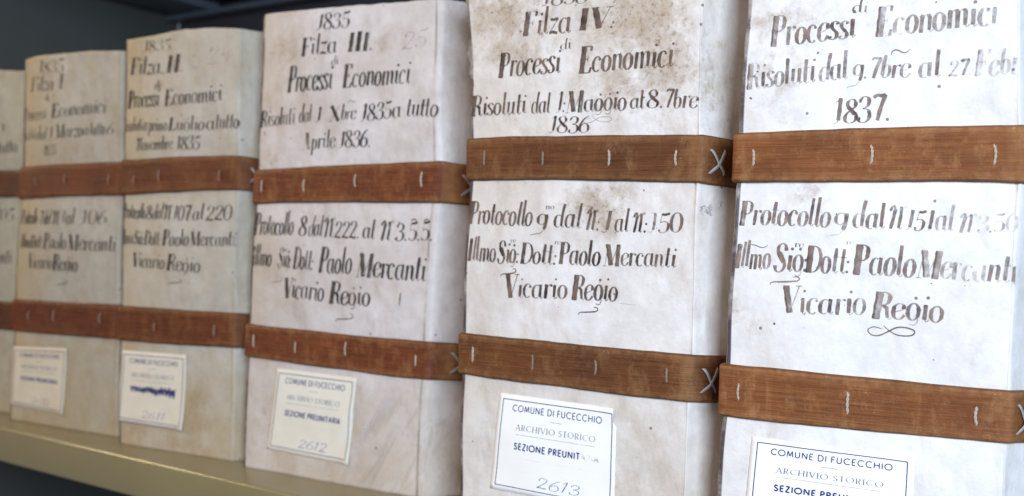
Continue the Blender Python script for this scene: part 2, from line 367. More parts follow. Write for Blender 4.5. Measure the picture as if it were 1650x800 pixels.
class Ink:
    """collects flat pen ribbons in (u, z) and lays them on a surface"""
    def __init__(self): self.v = []; self.f = []; self.a = []; self.k = 0
    def ribbon(self, pts, widths, dens):
        n = len(pts)
        if n < 2: return
        self.k += 1; base = len(self.v); lift = (self.k % 12) * 0.000004
        for i in range(n):
            p, q = pts[max(0, i - 1)], pts[min(n - 1, i + 1)]
            dx, dy = q[0] - p[0], q[1] - p[1]; L = math.hypot(dx, dy) or 1e-9
            nx, ny = -dy / L, dx / L
            w = widths[i] * 0.5; x, y = pts[i]
            self.v += [(x + nx * w, y + ny * w, lift), (x - nx * w, y - ny * w, lift)]
            self.a += [dens[i] if isinstance(dens, list) else dens] * 2
            if i: b = base + 2 * i; self.f.append((b - 2, b - 1, b + 1, b))
    def dot(self, p, r, dens):
        self.k += 1; base = len(self.v); lift = (self.k % 12) * 0.000004
        for i in range(8):
            a = i * math.pi / 4; self.v.append((p[0] + r * math.cos(a), p[1] + r * math.sin(a), lift)); self.a.append(dens)
        self.f.append(tuple(base + i for i in range(8)))
    def word(self, txt, u0, z0, u1, z1, h, fade=1.0, slant=0.07, stem=0.092, rnd=random):
        nat = sum(GL[c][0] for c in txt) - 0.05
        sx = math.hypot(u1 - u0, z1 - z0) / nat
        ang = math.atan2(z1 - z0, u1 - u0); ca, sa = math.cos(ang), math.sin(ang)
        wf = min(1.35, max(0.6, (sx / h) ** 0.55))
        x = 0.0
        for ch in txt:
            adv, strokes = GL[ch]
            jx, jy, js = rnd.uniform(-.012, .012), rnd.uniform(-.025, .025), rnd.uniform(.95, 1.05)
            jsl = slant + rnd.uniform(-.03, .03); gd = rnd.uniform(.80, 1.08) * fade
            for kind, pts in strokes:
                if kind == 'd':
                    px, py = pts[0]; X = (x + px + jx) * sx + py * jsl * h; Y = py * h * js
                    self.dot((u0 + X * ca - Y * sa, z0 + X * sa + Y * ca), h * .058 * rnd.uniform(.8, 1.15), gd); continue
                sp = smooth_pts(pts, 0.05 if kind in 'chm' else 0.12)
                q = []
                for (px, py) in sp:
                    X = (x + px + jx) * sx + py * jsl * h; Y = (py * js + jy) * h
                    q.append((u0 + X * ca - Y * sa, z0 + X * sa + Y * ca))
                st = {'s': stem * 1.30, 'B': stem * 2.2, 'c': stem * 1.28, 'm': stem * 1.05, 'h': 0}[kind] * wf * rnd.uniform(.88, 1.12)
                thin = 0.040
                W, D = [], []
                n = len(q)
                for i in range(n):
                    a, b = q[max(0, i - 1)], q[min(n - 1, i + 1)]
                    dx, dy = b[0] - a[0], b[1] - a[1]; L = math.hypot(dx, dy) or 1e-9
                    v = abs(dy) / L
                    k = {'c': v ** 2.6, 's': 1, 'B': 1, 'm': .9, 'h': 0}[kind]
                    w = (thin + max(0, st - thin) * k) * h
                    if kind in 'sB' and n > 2 and i in (0, n - 1): w *= .9
                    W.append(w * (1 + .10 * math.sin(i * 1.9 + x * 30)))
                    D.append(gd * (.74 + .32 * min(1, k)))
                if kind == 'B': # ink pools at the two rims of a broad stem, the middle is rubbed paler
                    W2 = [w * .30 for w in W]
                    self.ribbon([(p[0] - W[i] * .36, p[1]) for i, p in enumerate(q)], W2, [d * 1.1 for d in D])
                    D = [d * .86 for d in D]
                self.ribbon(q, W, D)
            x += adv
    def line(self, pts, w, dens=1.0, step=0.0006, taper=True):
        sp = smooth_pts(pts, step); n = len(sp)
        W = [w * (1 if not taper else .35 + .65 * math.sin(math.pi * min(1, max(0, i / max(1, n - 1)))) ** .6) for i in range(n)]
        self.ribbon(sp, W, dens)
    def build(self, name, mat, parent, put):
        """put(u, z, lift) -> local point"""
        vs = [put(u, z, l) for (u, z, l) in self.v]
        return link_mesh(name, vs, self.f, mat, parent, True, {'ink': self.a})

def print_word(ik, txt, org, ax, ay, x0, width, y, cap, wt, dens=1.0, serif=False, sp=0.10, drop=()):
    """printed capitals in a frame given by an origin and two axes (metres per unit)"""
    nat = 0
    for c in txt: nat += (0.34 if c == ' ' else PR[c][0] + sp)
    s = width / (nat - sp); X = x0
    def P(px, py): return (org[0] + ax[0] * px + ay[0] * py, org[1] + ax[1] * px + ay[1] * py)
    for i, c in enumerate(txt):
        if c == ' ': X += 0.34 * s; continue
        adv, st = PR[c]
        for pts in st:
            curved = len(pts) > 5
            pp = smooth_pts(pts, 0.09) if curved else None
            if curved: segs = [pp]
            else: segs = [[pts[k], pts[k + 1]] for k in range(len(pts) - 1)]
            for sg in segs:
                q = [P(X + a * s, y + b * cap) for a, b in sg]
                W = []
                for k in range(len(sg)):
                    a, b = sg[max(0, k - 1)], sg[min(len(sg) - 1, k + 1)]
                    dx, dy = b[0] - a[0], b[1] - a[1]; L = math.hypot(dx, dy) or 1e-9
                    W.append(wt if not serif else wt * (.35 + .9 * (dy / L) ** 2 * (1 if dx * dy <= 0 or abs(dx) < .05 else .25)))
                ik.ribbon(q, W, dens * (0.25 if i in drop else 1.0))
            if serif and not curved and pts[0][1] in (0, 1):
                for e in (pts[0], pts[-1]):
                    if e[1] in (0, 1): ik.ribbon([P(X + (e[0] - .11) * s, y + e[1] * cap), P(X + (e[0] + .11) * s, y + e[1] * cap)], [wt * .4] * 2, dens)
        X += (adv + sp) * s
WORDS = {
 'III': {
  'date': [('1835', 0.0457, 0.2748, 0.0708, 0.2744, 0.00986, 1.0)],
  'title': [('Filza', 0.0336, 0.2594, 0.062, 0.2595, 0.01147, 1.0), ('III.', 0.0704, 0.2597, 0.0892, 0.2596, 0.01118, 1.0)],
  'of': [('di', 0.0588, 0.2521, 0.0641, 0.2525, 0.0034, 1.0)],
  'subject': [('Processi', 0.024, 0.237, 0.0595, 0.2375, 0.01574, 1.0), ('Economici', 0.0682, 0.2379, 0.1176, 0.238, 0.01364, 1.0)],
  'dates': [('Risoluti', 0.0018, 0.2159, 0.0311, 0.2169, 0.01095, 0.75), ('dal', 0.0347, 0.2176, 0.0442, 0.2176, 0.01076, 0.8), ('1', 0.0481, 0.2177, 0.052, 0.2177, 0.00991, 1.0), ('X', 0.0593, 0.2178, 0.0673, 0.2179, 0.00981, 1.0), ('bre', 0.0681, 0.2183, 0.0796, 0.2183, 0.00898, 0.8), ('1835', 0.0834, 0.217, 0.1056, 0.218, 0.01067, 1.0), ('a', 0.1071, 0.2181, 0.113, 0.2183, 0.01091, 1.0), ('tutto', 0.1167, 0.2186, 0.1376, 0.2178, 0.01111, 1.0)],
  'dates_end': [('Aprile', 0.0382, 0.2009, 0.0641, 0.2016, 0.01066, 0.85), ('1836.', 0.0671, 0.2015, 0.0912, 0.2014, 0.01043, 1.0)],
  'protocol': [('Protocollo', 0.0007, 0.1475, 0.0336, 0.1479, 0.01366, 0.8), ('8', 0.0384, 0.1476, 0.0439, 0.1475, 0.01264, 1.0), ('dal', 0.0463, 0.1475, 0.0566, 0.1473, 0.01216, 0.9), ('N', 0.0584, 0.1468, 0.0661, 0.1467, 0.01168, 0.8), ('222.', 0.0668, 0.1469, 0.0852, 0.1472, 0.01044, 1.0), ('al', 0.0883, 0.1471, 0.0966, 0.1468, 0.01067, 1.0), ('N', 0.1009, 0.1462, 0.1088, 0.1461, 0.01202, 0.8), ('3.5.5.', 0.112, 0.1463, 0.1376, 0.1469, 0.01075, 1.0)],
  'name': [('Illmo', 0.0002, 0.1277, 0.0168, 0.1277, 0.01296, 0.8), ('Sig:', 0.0226, 0.1276, 0.0329, 0.1275, 0.01238, 0.8), ('Dott:', 0.0351, 0.1269, 0.0508, 0.1268, 0.013, 0.9), ('Paolo', 0.0557, 0.1254, 0.0806, 0.1252, 0.015, 1.0), ('Mercanti', 0.0853, 0.1243, 0.1337, 0.1235, 0.01487, 1.0)],
  'office': [('Vicario', 0.0279, 0.1088, 0.0605, 0.1083, 0.01298, 1.0), ('Regio', 0.0646, 0.107, 0.0954, 0.1071, 0.013, 1.0)],
 },
 'IV': {
  'date': [('1836', 0.0379, 0.265, 0.0632, 0.2642, 0.0083, 1.0)],
  'title': [('Filza', 0.0272, 0.2508, 0.0552, 0.2507, 0.01241, 1.0), ('IV.', 0.0595, 0.2514, 0.0779, 0.2511, 0.01057, 1.0)],
  'of': [('di', 0.0501, 0.2419, 0.0559, 0.2422, 0.00368, 1.0)],
  'subject': [('Processi', 0.014, 0.2307, 0.05, 0.2308, 0.01314, 1.0), ('Economici', 0.0604, 0.2301, 0.1091, 0.2304, 0.01277, 1.0)],
  'dates': [('Risoluti', -0.0022, 0.2114, 0.0311, 0.2113, 0.01049, 1.0), ('dal', 0.0347, 0.2113, 0.0451, 0.2111, 0.00993, 1.0), ('1:', 0.0484, 0.2111, 0.0535, 0.2111, 0.01013, 1.0), ('Maggio', 0.0546, 0.2108, 0.0861, 0.211, 0.01024, 1.0), ('al', 0.0883, 0.2114, 0.0951, 0.2115, 0.00825, 1.0), ('8.', 0.097, 0.2114, 0.1048, 0.2114, 0.00905, 1.0), ('7bre', 0.1056, 0.2113, 0.1222, 0.2105, 0.00893, 0.85)],
  'dates_end': [('1836', 0.0445, 0.2012, 0.0669, 0.2008, 0.00825, 1.0)],
  'protocol': [('Protocollo', -0.0005, 0.1554, 0.0378, 0.1545, 0.0117, 1.0), ('9', 0.0406, 0.1542, 0.0463, 0.1541, 0.00988, 1.0), ('dal', 0.0505, 0.1544, 0.0644, 0.1539, 0.01096, 1.0), ('N:', 0.0674, 0.1536, 0.0741, 0.1531, 0.00991, 1.0), ('J', 0.0757, 0.1527, 0.0801, 0.1526, 0.01014, 0.85), ('al', 0.0829, 0.1527, 0.0894, 0.1528, 0.01035, 1.0), ('N:', 0.092, 0.1527, 0.0988, 0.1525, 0.00967, 1.0), ('J50', 0.0992, 0.1527, 0.1166, 0.1531, 0.00955, 0.8)],
  'protocol_mark': [('no', 0.0454, 0.1631, 0.0501, 0.1631, 0.00307, 1.0)],
  'name': [('Illmo', -0.0001, 0.1361, 0.017, 0.1362, 0.01148, 1.0), ('Sig:', 0.0186, 0.1356, 0.0307, 0.1359, 0.01131, 1.0), ('Dott:', 0.0319, 0.1359, 0.0518, 0.1357, 0.0102, 1.0), ('Paolo', 0.0536, 0.1362, 0.0753, 0.1361, 0.01118, 1.0), ('Mercanti', 0.0779, 0.1363, 0.114, 0.1367, 0.01025, 0.85)],
  'name_mark': [('re', 0.0261, 0.1462, 0.0292, 0.1462, 0.00251, 1.0), ('re', 0.0513, 0.1459, 0.0544, 0.1459, 0.00245, 1.0)],
  'office': [('Vicario', 0.0235, 0.1184, 0.0587, 0.1194, 0.01143, 1.0), ('Regio', 0.0612, 0.1191, 0.0854, 0.1195, 0.01197, 1.0)],
 },
 'V': {
  'of': [('di', 0.0504, 0.2453, 0.0565, 0.2452, 0.00516, 0.8)],
  'subject': [('Processi', 0.0164, 0.2334, 0.0515, 0.235, 0.01264, 0.85), ('Economici', 0.0601, 0.2348, 0.1056, 0.2365, 0.01197, 0.7)],
  'dates': [('Risoluti', 0.0064, 0.2155, 0.0356, 0.2173, 0.01121, 0.75), ('dal', 0.0376, 0.2172, 0.0491, 0.2178, 0.01094, 0.8), ('9.', 0.0514, 0.2179, 0.0568, 0.2178, 0.00875, 0.75), ('7bre', 0.0579, 0.2177, 0.0738, 0.2175, 0.00915, 0.8), ('al', 0.0774, 0.2168, 0.0852, 0.217, 0.00999, 0.75), ('27.', 0.0883, 0.2169, 0.0968, 0.2172, 0.00641, 0.65), ('Febr', 0.098, 0.2164, 0.1138, 0.2168, 0.01019, 0.55)],
  'dates_end': [('1837.', 0.0433, 0.1995, 0.0663, 0.2002, 0.01054, 0.95)],
  'protocol': [('Protocollo', 0.0052, 0.1564, 0.0438, 0.1561, 0.01114, 0.9), ('9', 0.0456, 0.1559, 0.0507, 0.1558, 0.00879, 0.75), ('dal', 0.0536, 0.1558, 0.0656, 0.1557, 0.01021, 0.85), ('N', 0.0673, 0.1557, 0.0731, 0.1554, 0.00984, 0.8), ('151', 0.0737, 0.1556, 0.0842, 0.1552, 0.00849, 0.85), ('al', 0.0854, 0.1553, 0.0917, 0.1552, 0.00988, 0.75), ('N', 0.094, 0.155, 0.0993, 0.1548, 0.00807, 0.7), ('3.50', 0.1006, 0.1549, 0.1148, 0.1555, 0.00725, 0.55)],
  'name': [('Illmo', 0.004, 0.1376, 0.0192, 0.1374, 0.01075, 0.85), ('Sig:', 0.0212, 0.1369, 0.0349, 0.1369, 0.01162, 0.9), ('Dott:', 0.0346, 0.1369, 0.0524, 0.1369, 0.01142, 0.9), ('Paolo', 0.0543, 0.1366, 0.0778, 0.1362, 0.0119, 0.85), ('Mercanti', 0.0789, 0.1364, 0.1151, 0.1355, 0.01124, 0.65)],
  'name_mark': [('re', 0.0299, 0.1472, 0.0335, 0.1471, 0.00289, 0.8), ('re', 0.0512, 0.1489, 0.0541, 0.149, 0.00231, 0.6)],
  'office': [('Vicario', 0.0254, 0.119, 0.0595, 0.12, 0.01091, 0.85), ('Regio', 0.062, 0.1189, 0.0891, 0.1189, 0.01102, 0.85)],
 },
 'II': {
  'date': [('1835', 0.0062, 0.2729, 0.0319, 0.2724, 0.00772, 0.8)],
  'title': [('Filza.', -0.0055, 0.2572, 0.0256, 0.2567, 0.01208, 0.9), ('II.', 0.0293, 0.2572, 0.0446, 0.2573, 0.01187, 1.0)],
  'of': [('di', 0.0192, 0.2459, 0.0248, 0.2461, 0.00428, 1.0)],
  'subject': [('Processi', -0.0059, 0.2338, 0.024, 0.2345, 0.01294, 0.9), ('Economici', 0.0293, 0.2343, 0.0805, 0.2359, 0.01173, 0.9)],
  'dates': [('Risoluti', -0.0109, 0.2173, 0.0082, 0.2173, 0.00955, 0.65), ('a', 0.0097, 0.2173, 0.0133, 0.2172, 0.01033, 0.7), ('primo', 0.0151, 0.2172, 0.0318, 0.2172, 0.0094, 0.8), ('Luglio', 0.0333, 0.2172, 0.0659, 0.2168, 0.00924, 0.8), ('a', 0.0679, 0.217, 0.0751, 0.217, 0.00994, 1.0), ('tutto', 0.0762, 0.217, 0.0962, 0.2171, 0.01025, 1.0)],
  'dates_end': [('Novembre', 0.0039, 0.204, 0.0378, 0.2043, 0.00899, 0.8), ('1835', 0.0407, 0.2039, 0.062, 0.2039, 0.00965, 1.0)],
  'protocol': [('Protocollo', -0.007, 0.1566, 0.015, 0.1565, 0.01037, 0.7), ('8', 0.0165, 0.1563, 0.0212, 0.1564, 0.01027, 0.9), ('dal', 0.0224, 0.1564, 0.0318, 0.1563, 0.01022, 0.8), ('N', 0.0333, 0.1562, 0.0405, 0.1561, 0.01058, 0.9), ('107', 0.0416, 0.1561, 0.0576, 0.1559, 0.01049, 1.0), ('al', 0.0604, 0.1564, 0.0698, 0.1565, 0.00997, 0.9), ('220', 0.0721, 0.1561, 0.0941, 0.1569, 0.01026, 1.0)],
  'name': [('Illmo', -0.0089, 0.1383, 0.0045, 0.1386, 0.00997, 0.8), ('Sig:', 0.0057, 0.1387, 0.0147, 0.1385, 0.00989, 0.8), ('Dott:', 0.0159, 0.1385, 0.0312, 0.1385, 0.00981, 0.9), ('Paolo', 0.0335, 0.1385, 0.0581, 0.1388, 0.01051, 1.0), ('Mercanti', 0.0597, 0.1388, 0.0985, 0.1399, 0.00987, 1.0)],
  'office': [('Vicario', 0.0046, 0.1231, 0.0362, 0.1225, 0.01025, 0.8), ('Regio', 0.0386, 0.1218, 0.0689, 0.1213, 0.01087, 1.0)],
 },
 'I': {
  'date': [('1835', 0.0102, 0.267, 0.0395, 0.2669, 0.01043, 0.7)],
  'title': [('Filza', 0.0024, 0.2535, 0.0294, 0.2537, 0.01144, 0.6), ('I', 0.0343, 0.2544, 0.0421, 0.2545, 0.01128, 0.7)],
  'of': [('di', 0.0198, 0.246, 0.0245, 0.2461, 0.0038, 0.8)],
  'subject': [('Processi', -0.0057, 0.2311, 0.0222, 0.2321, 0.01053, 0.5), ('Economici', 0.0283, 0.2329, 0.0882, 0.2343, 0.01114, 0.75)],
  'dates': [('Risoluti', -0.0061, 0.2159, 0.0103, 0.2162, 0.0096, 0.45), ('dal', 0.0125, 0.2162, 0.0234, 0.2164, 0.00951, 0.6), ('1', 0.0259, 0.2163, 0.0306, 0.2165, 0.00945, 0.6), ('Marzo', 0.0341, 0.2166, 0.0646, 0.2177, 0.01073, 0.8), ('a', 0.0659, 0.2182, 0.0707, 0.2183, 0.01015, 0.7), ('tutto', 0.0724, 0.2182, 0.0882, 0.2183, 0.00961, 0.75), ('6', 0.0906, 0.2182, 0.0972, 0.2183, 0.00908, 0.7)],
  'dates_end': [('1835', 0.0207, 0.2034, 0.035, 0.2043, 0.00851, 0.4)],
  'protocol': [('Protocollo', -0.0006, 0.1514, 0.0197, 0.1513, 0.01146, 0.6), ('7', 0.0215, 0.1513, 0.0259, 0.1514, 0.01041, 0.7), ('dal', 0.0273, 0.1514, 0.0352, 0.1513, 0.01131, 0.7), ('N', 0.0374, 0.1513, 0.0451, 0.1515, 0.01124, 0.8), ('1', 0.0473, 0.1515, 0.0508, 0.1516, 0.01119, 0.7), ('al', 0.0529, 0.1516, 0.0612, 0.1517, 0.01113, 0.8), ('106', 0.0674, 0.1518, 0.095, 0.153, 0.01096, 0.9)],
  'name': [('Illmo', 0.0008, 0.1332, 0.0119, 0.133, 0.01052, 0.6), ('Dott:', 0.0134, 0.1331, 0.0265, 0.133, 0.01043, 0.7), ('Paolo', 0.0283, 0.133, 0.0535, 0.1328, 0.01217, 0.8), ('Mercanti', 0.0556, 0.1328, 0.1062, 0.1329, 0.01187, 0.85)],
  'office': [('Vicario', 0.0112, 0.1175, 0.0391, 0.1174, 0.01134, 0.65), ('Regio', 0.0402, 0.1169, 0.0671, 0.1168, 0.01254, 0.9)],
 },
 '0': {
  'subject': [('Economici', -0.0035, 0.2248, 0.0743, 0.2267, 0.01136, 0.8)],
  'dates': [('tutto', 0.0664, 0.2088, 0.0913, 0.2094, 0.01007, 0.9), ('a', 0.0584, 0.2085, 0.0644, 0.2086, 0.01017, 0.9)],
  'protocol': [('al', 0.0483, 0.1543, 0.0605, 0.1544, 0.01122, 0.8), ('105', 0.0646, 0.154, 0.0884, 0.1536, 0.01108, 0.8)],
  'name': [('Mercanti', 0.0366, 0.119, 0.0894, 0.1193, 0.01217, 0.8)],
 },
}
LABELS={
 'III': [(0.0276, 0.062), (0.0858, 0.0615), (0.0836, 0.0152), (0.0227, 0.0165)],
 'IV': [(0.0258, 0.0676), (0.0859, 0.0662), (0.086, 0.0225), (0.0229, 0.0243)],
 'V': [(0.0173, 0.0632), (0.0783, 0.0625), (0.0776, 0.0286), (0.0152, 0.0284)],
 'II': [(0.0021, 0.0621), (0.0576, 0.0631), (0.0575, 0.0178), (0.0001, 0.0181)],
 'I': [(-0.0008, 0.054), (0.0574, 0.0569), (0.0571, 0.0125), (-0.0001, 0.0141)],
}
STITCH={
 'III': [(0.0062, 0.1839, 0.0068, 0.1735), (0.0418, 0.1836, 0.0424, 0.1735), (0.0822, 0.1865, 0.0828, 0.1763), (0.1295, 0.187, 0.13, 0.1763), (0.0046, 0.0851, 0.0052, 0.0753), (0.0402, 0.0837, 0.0408, 0.0742), (0.0799, 0.0865, 0.0805, 0.0754), (0.13, 0.082, 0.1304, 0.074)],
 'IV': [(0.0079, 0.1944, 0.0084, 0.1843), (0.0429, 0.1928, 0.0433, 0.1839), (0.0783, 0.1928, 0.0787, 0.1834), (0.1132, 0.192, 0.1136, 0.183), (0.0058, 0.0935, 0.0063, 0.0832), (0.0415, 0.0922, 0.042, 0.0823), (0.0756, 0.0919, 0.0759, 0.083), (0.1127, 0.0912, 0.113, 0.0827)],
 'V': [(0.0104, 0.1899, 0.0108, 0.1812), (0.0596, 0.1909, 0.0599, 0.1814), (0.1057, 0.1905, 0.106, 0.1803), (0.0085, 0.0886, 0.0088, 0.0793), (0.0543, 0.0895, 0.0547, 0.0781), (0.1033, 0.088, 0.1036, 0.079)],
 'II': [(0.0038, 0.1877, 0.0043, 0.1791), (0.0281, 0.1918, 0.0288, 0.1812), (0.083, 0.1914, 0.0836, 0.1812), (0.0303, 0.0869, 0.0308, 0.0792), (0.084, 0.0885, 0.0845, 0.079)],
 'I': [(0.016, 0.1889, 0.0166, 0.1806), (0.0498, 0.191, 0.0506, 0.1805), (0.0948, 0.1906, 0.0955, 0.1804), (0.0151, 0.0856, 0.0157, 0.0773), (0.0437, 0.0884, 0.0445, 0.0768), (0.0951, 0.0889, 0.0957, 0.0788)],
}
# ------------------------------------------------------------------ materials
STAIN = (0.30, 0.19, 0.09)
MAT = {
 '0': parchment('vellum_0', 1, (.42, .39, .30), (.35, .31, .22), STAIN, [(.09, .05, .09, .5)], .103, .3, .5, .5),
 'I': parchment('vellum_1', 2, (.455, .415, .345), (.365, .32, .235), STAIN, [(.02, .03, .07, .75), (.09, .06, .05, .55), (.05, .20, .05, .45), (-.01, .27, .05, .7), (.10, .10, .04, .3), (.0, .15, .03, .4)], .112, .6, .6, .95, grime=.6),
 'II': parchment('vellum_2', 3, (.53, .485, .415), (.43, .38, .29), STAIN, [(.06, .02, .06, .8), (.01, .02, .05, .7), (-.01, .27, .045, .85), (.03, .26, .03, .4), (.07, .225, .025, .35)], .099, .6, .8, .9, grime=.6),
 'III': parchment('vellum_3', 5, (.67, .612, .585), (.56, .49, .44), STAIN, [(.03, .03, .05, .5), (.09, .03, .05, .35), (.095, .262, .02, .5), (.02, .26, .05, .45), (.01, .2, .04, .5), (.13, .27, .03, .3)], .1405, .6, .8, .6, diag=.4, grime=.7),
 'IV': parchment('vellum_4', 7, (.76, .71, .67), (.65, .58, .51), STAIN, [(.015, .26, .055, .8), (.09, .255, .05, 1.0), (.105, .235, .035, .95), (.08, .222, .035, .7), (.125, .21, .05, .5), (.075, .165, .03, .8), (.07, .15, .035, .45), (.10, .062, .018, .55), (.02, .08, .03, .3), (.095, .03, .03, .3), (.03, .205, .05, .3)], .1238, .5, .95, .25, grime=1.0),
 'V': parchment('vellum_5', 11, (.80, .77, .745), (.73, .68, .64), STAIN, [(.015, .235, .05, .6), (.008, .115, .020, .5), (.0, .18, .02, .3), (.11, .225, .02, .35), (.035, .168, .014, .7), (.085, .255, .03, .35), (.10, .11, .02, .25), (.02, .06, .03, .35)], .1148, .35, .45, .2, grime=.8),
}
LEA = {
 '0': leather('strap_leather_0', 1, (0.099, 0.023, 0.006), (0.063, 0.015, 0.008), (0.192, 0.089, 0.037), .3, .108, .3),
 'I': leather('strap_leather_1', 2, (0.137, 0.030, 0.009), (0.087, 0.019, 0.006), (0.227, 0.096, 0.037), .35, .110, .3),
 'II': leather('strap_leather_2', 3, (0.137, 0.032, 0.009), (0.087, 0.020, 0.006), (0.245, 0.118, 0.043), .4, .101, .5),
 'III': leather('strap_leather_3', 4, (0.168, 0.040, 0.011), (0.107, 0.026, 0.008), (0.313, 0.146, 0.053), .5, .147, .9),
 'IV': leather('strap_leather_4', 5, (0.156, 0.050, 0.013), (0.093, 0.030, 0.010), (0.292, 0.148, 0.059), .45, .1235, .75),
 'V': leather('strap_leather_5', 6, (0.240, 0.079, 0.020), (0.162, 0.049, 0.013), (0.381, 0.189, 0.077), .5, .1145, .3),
}
INK = {
 '0': ink('ink_0', (.035, .028, .026), (.10, .075, .06), .30, .85, 260, 1),
 'I': ink('ink_1', (.035, .028, .026), (.11, .080, .06), .30, .85, 260, 2),
 'II': ink('ink_2', (.030, .024, .022), (.09, .066, .05), .28, .80, 260, 3),
 'III': ink('ink_3', (.028, .024, .020), (.10, .078, .055), .25, .78, 300, 4),
 'IV': ink('ink_4', (.040, .024, .020), (.19, .125, .090), .25, .85, 330, 5),
 'V': ink('ink_5', (.075, .045, .040), (.30, .215, .170), .25, .90, 330, 6),
}
M_PRINT = ink('label_print', (.020, .024, .13), (.04, .05, .2), .12, .4, 500)
M_GREY = ink('label_print_grey', (.10, .10, .15), (.2, .2, .26), .15, .7, 500)
M_PEN = ink('ballpoint_ink', (.03, .06, .30), (.07, .12, .40), .1, .5, 500)
M_STAMP = ink('stamp_ink', (.008, .012, .09), (.02, .03, .16), .2, .7, 420)
M_PENCIL = ink('pencil_mark', (.17, .16, .17), (.32, .30, .30), .35, 1.1, 900)
M_PAPER = {b: paper('label_paper_' + b, i, c1, c2) for i, (b, c1, c2) in enumerate([
 ('I', (.62, .54, .40), (.54, .45, .32)), ('II', (.68, .61, .48), (.60, .52, .39)), ('III', (.72, .67, .56), (.66, .60, .48)),
 ('IV', (.84, .81, .75), (.79, .75, .68)), ('V', (.87, .84, .80), (.83, .79, .74))])}
M_CORD = thread('linen_cord', (.52, .42, .31))
M_CORD_OLD = thread('linen_cord_dirty', (.30, .20, .14))
M_THONG = thread('white_thong', (.38, .38, .36))
M_SHELF = metal_paint('olive_shelf_paint', (.235, .195, .095), .24, .12, 12)
M_PANEL = metal_paint('grey_side_paint', (.085, .088, .078), .5, .2, 6)
M_UNDER = metal_paint('dark_shelf_paint', (.06, .07, .088), .5, .2, 6)
M_STIFF = metal_paint('lit_tone_shelf_paint', (.13, .155, .185), .5, .2, 6)  # paler blue-grey shelf paint: the lit look of the rib is in the colour
M_BACK = metal_paint('dark_back_paint', (.075, .070, .078), .6, .3, 6)

# ------------------------------------------------------------------ the books: x, y, yaw of each front fold, edges and straps in metres
BK = {
 '0': dict(x=-.91099, y=.44318, yaw=-.11076, L=[(0, .0), (.28, -.006)], R=[(0, .112), (.095, .108), (.2, .104), (.28, .101)],
   top=[(0, .278), (.06, .2779), (.09, .2752), (.11, .275)], straps=[(.1948, .1728, .1951, .1729), (.0892, .0665, .0895, .0664)], rR=.003, flare=24, depth=.20, seed=11, bulge=.0005),
 'I': dict(x=-.78399, y=.43918, yaw=-.11076, L=[(0, -.0044), (.07, -.0043), (.093, -.0052), (.17, -.0036), (.195, -.0040), (.28, -.0068)],
   R=[(0, .1169), (.07, .1135), (.095, .1125), (.174, .1085), (.1985, .1075), (.279, .1050)], top=[(-.008, .2785), (.002, .2803), (.0085, .2811), (.04, .2812), (.072, .2810), (.104, .2792)],
   straps=[(.1951, .1701, .1985, .1738), (.093, .0682, .095, .0701)], rR=.003, flare=26, depth=.20, seed=23, bulge=.0008),
 'II': dict(x=-.64677, y=.43910, yaw=-.13704, L=[(0, .0005), (.0712, -.0041), (.0958, -.0051), (.173, -.007), (.198, -.008), (.283, -.0108)],
   R=[(0, .1043), (.0736, .1011), (.0966, .1003), (.1768, .0988), (.199, .0981), (.2825, .0945)], top=[(-.0115, .2822), (.0174, .2836), (.034, .2852), (.0463, .2858), (.07, .2853), (.0934, .2832)],
   straps=[(.1979, .1731, .1991, .1768), (.0958, .0712, .0966, .0736)], rR=.002, flare=30, depth=.20, seed=37, bulge=.0006),
 'III': dict(x=-.52574, y=.44693, yaw=-.09819, L=[(0, -.0002), (.07, -.0013), (.09, -.0015), (.167, 0), (.189, .0002), (.2867, .0008)],
   R=[(0, .1405), (.067, .1398), (.089, .1400), (.1686, .1424), (.192, .1425), (.2857, .1400)], top=[(-.0017, .2858), (.0030, .2885), (.03, .2880), (.059, .2876), (.10, .2866), (.139, .2862)],
   straps=[(.1888, .1670, .1922, .1686), (.0908, .0699, .0891, .0672)], rR=.0055, flare=36, depth=.20, seed=41, bulge=.0010),
 'IV': dict(x=-.33706, y=.42833, yaw=-.0868, L=[(0, .0015), (.0146, .0007), (.077, -.0014), (.099, -.0020), (.178, -.0013), (.2, -.0019), (.24, -.0042), (.273, -.0080), (.287, -.0082)],
   R=[(0, .1236), (.075, .1234), (.097, .1246), (.176, .1239), (.198, .1245), (.26, .1230)], top=[(0, .287), (.12, .288)],
   straps=[(.1997, .1777, .1983, .1758), (.0989, .0772, .0973, .0754)], rR=.0012, flare=31, depth=.20, seed=59, bulge=.0006),
 'V': dict(x=-.19327, y=.42789, yaw=-.11764, L=[(0, .0), (.0375, .0), (.073, .001), (.096, .001), (.175, .0036), (.197, .0036), (.2546, .0055)],
   R=[(0, .1140), (.074, .1139), (.094, .1144), (.174, .1159), (.197, .1152), (.2456, .1140)], top=[(0, .289), (.12, .290)],
   straps=[(.1966, .1748, .1971, .1741), (.0957, .0727, .0943, .0738)], rR=.0016, flare=28, depth=.20, seed=67, bulge=.0006),
}
Y0 = 0.0025            # the vellum sits this far behind the outer face of the straps
RL = 0.0014

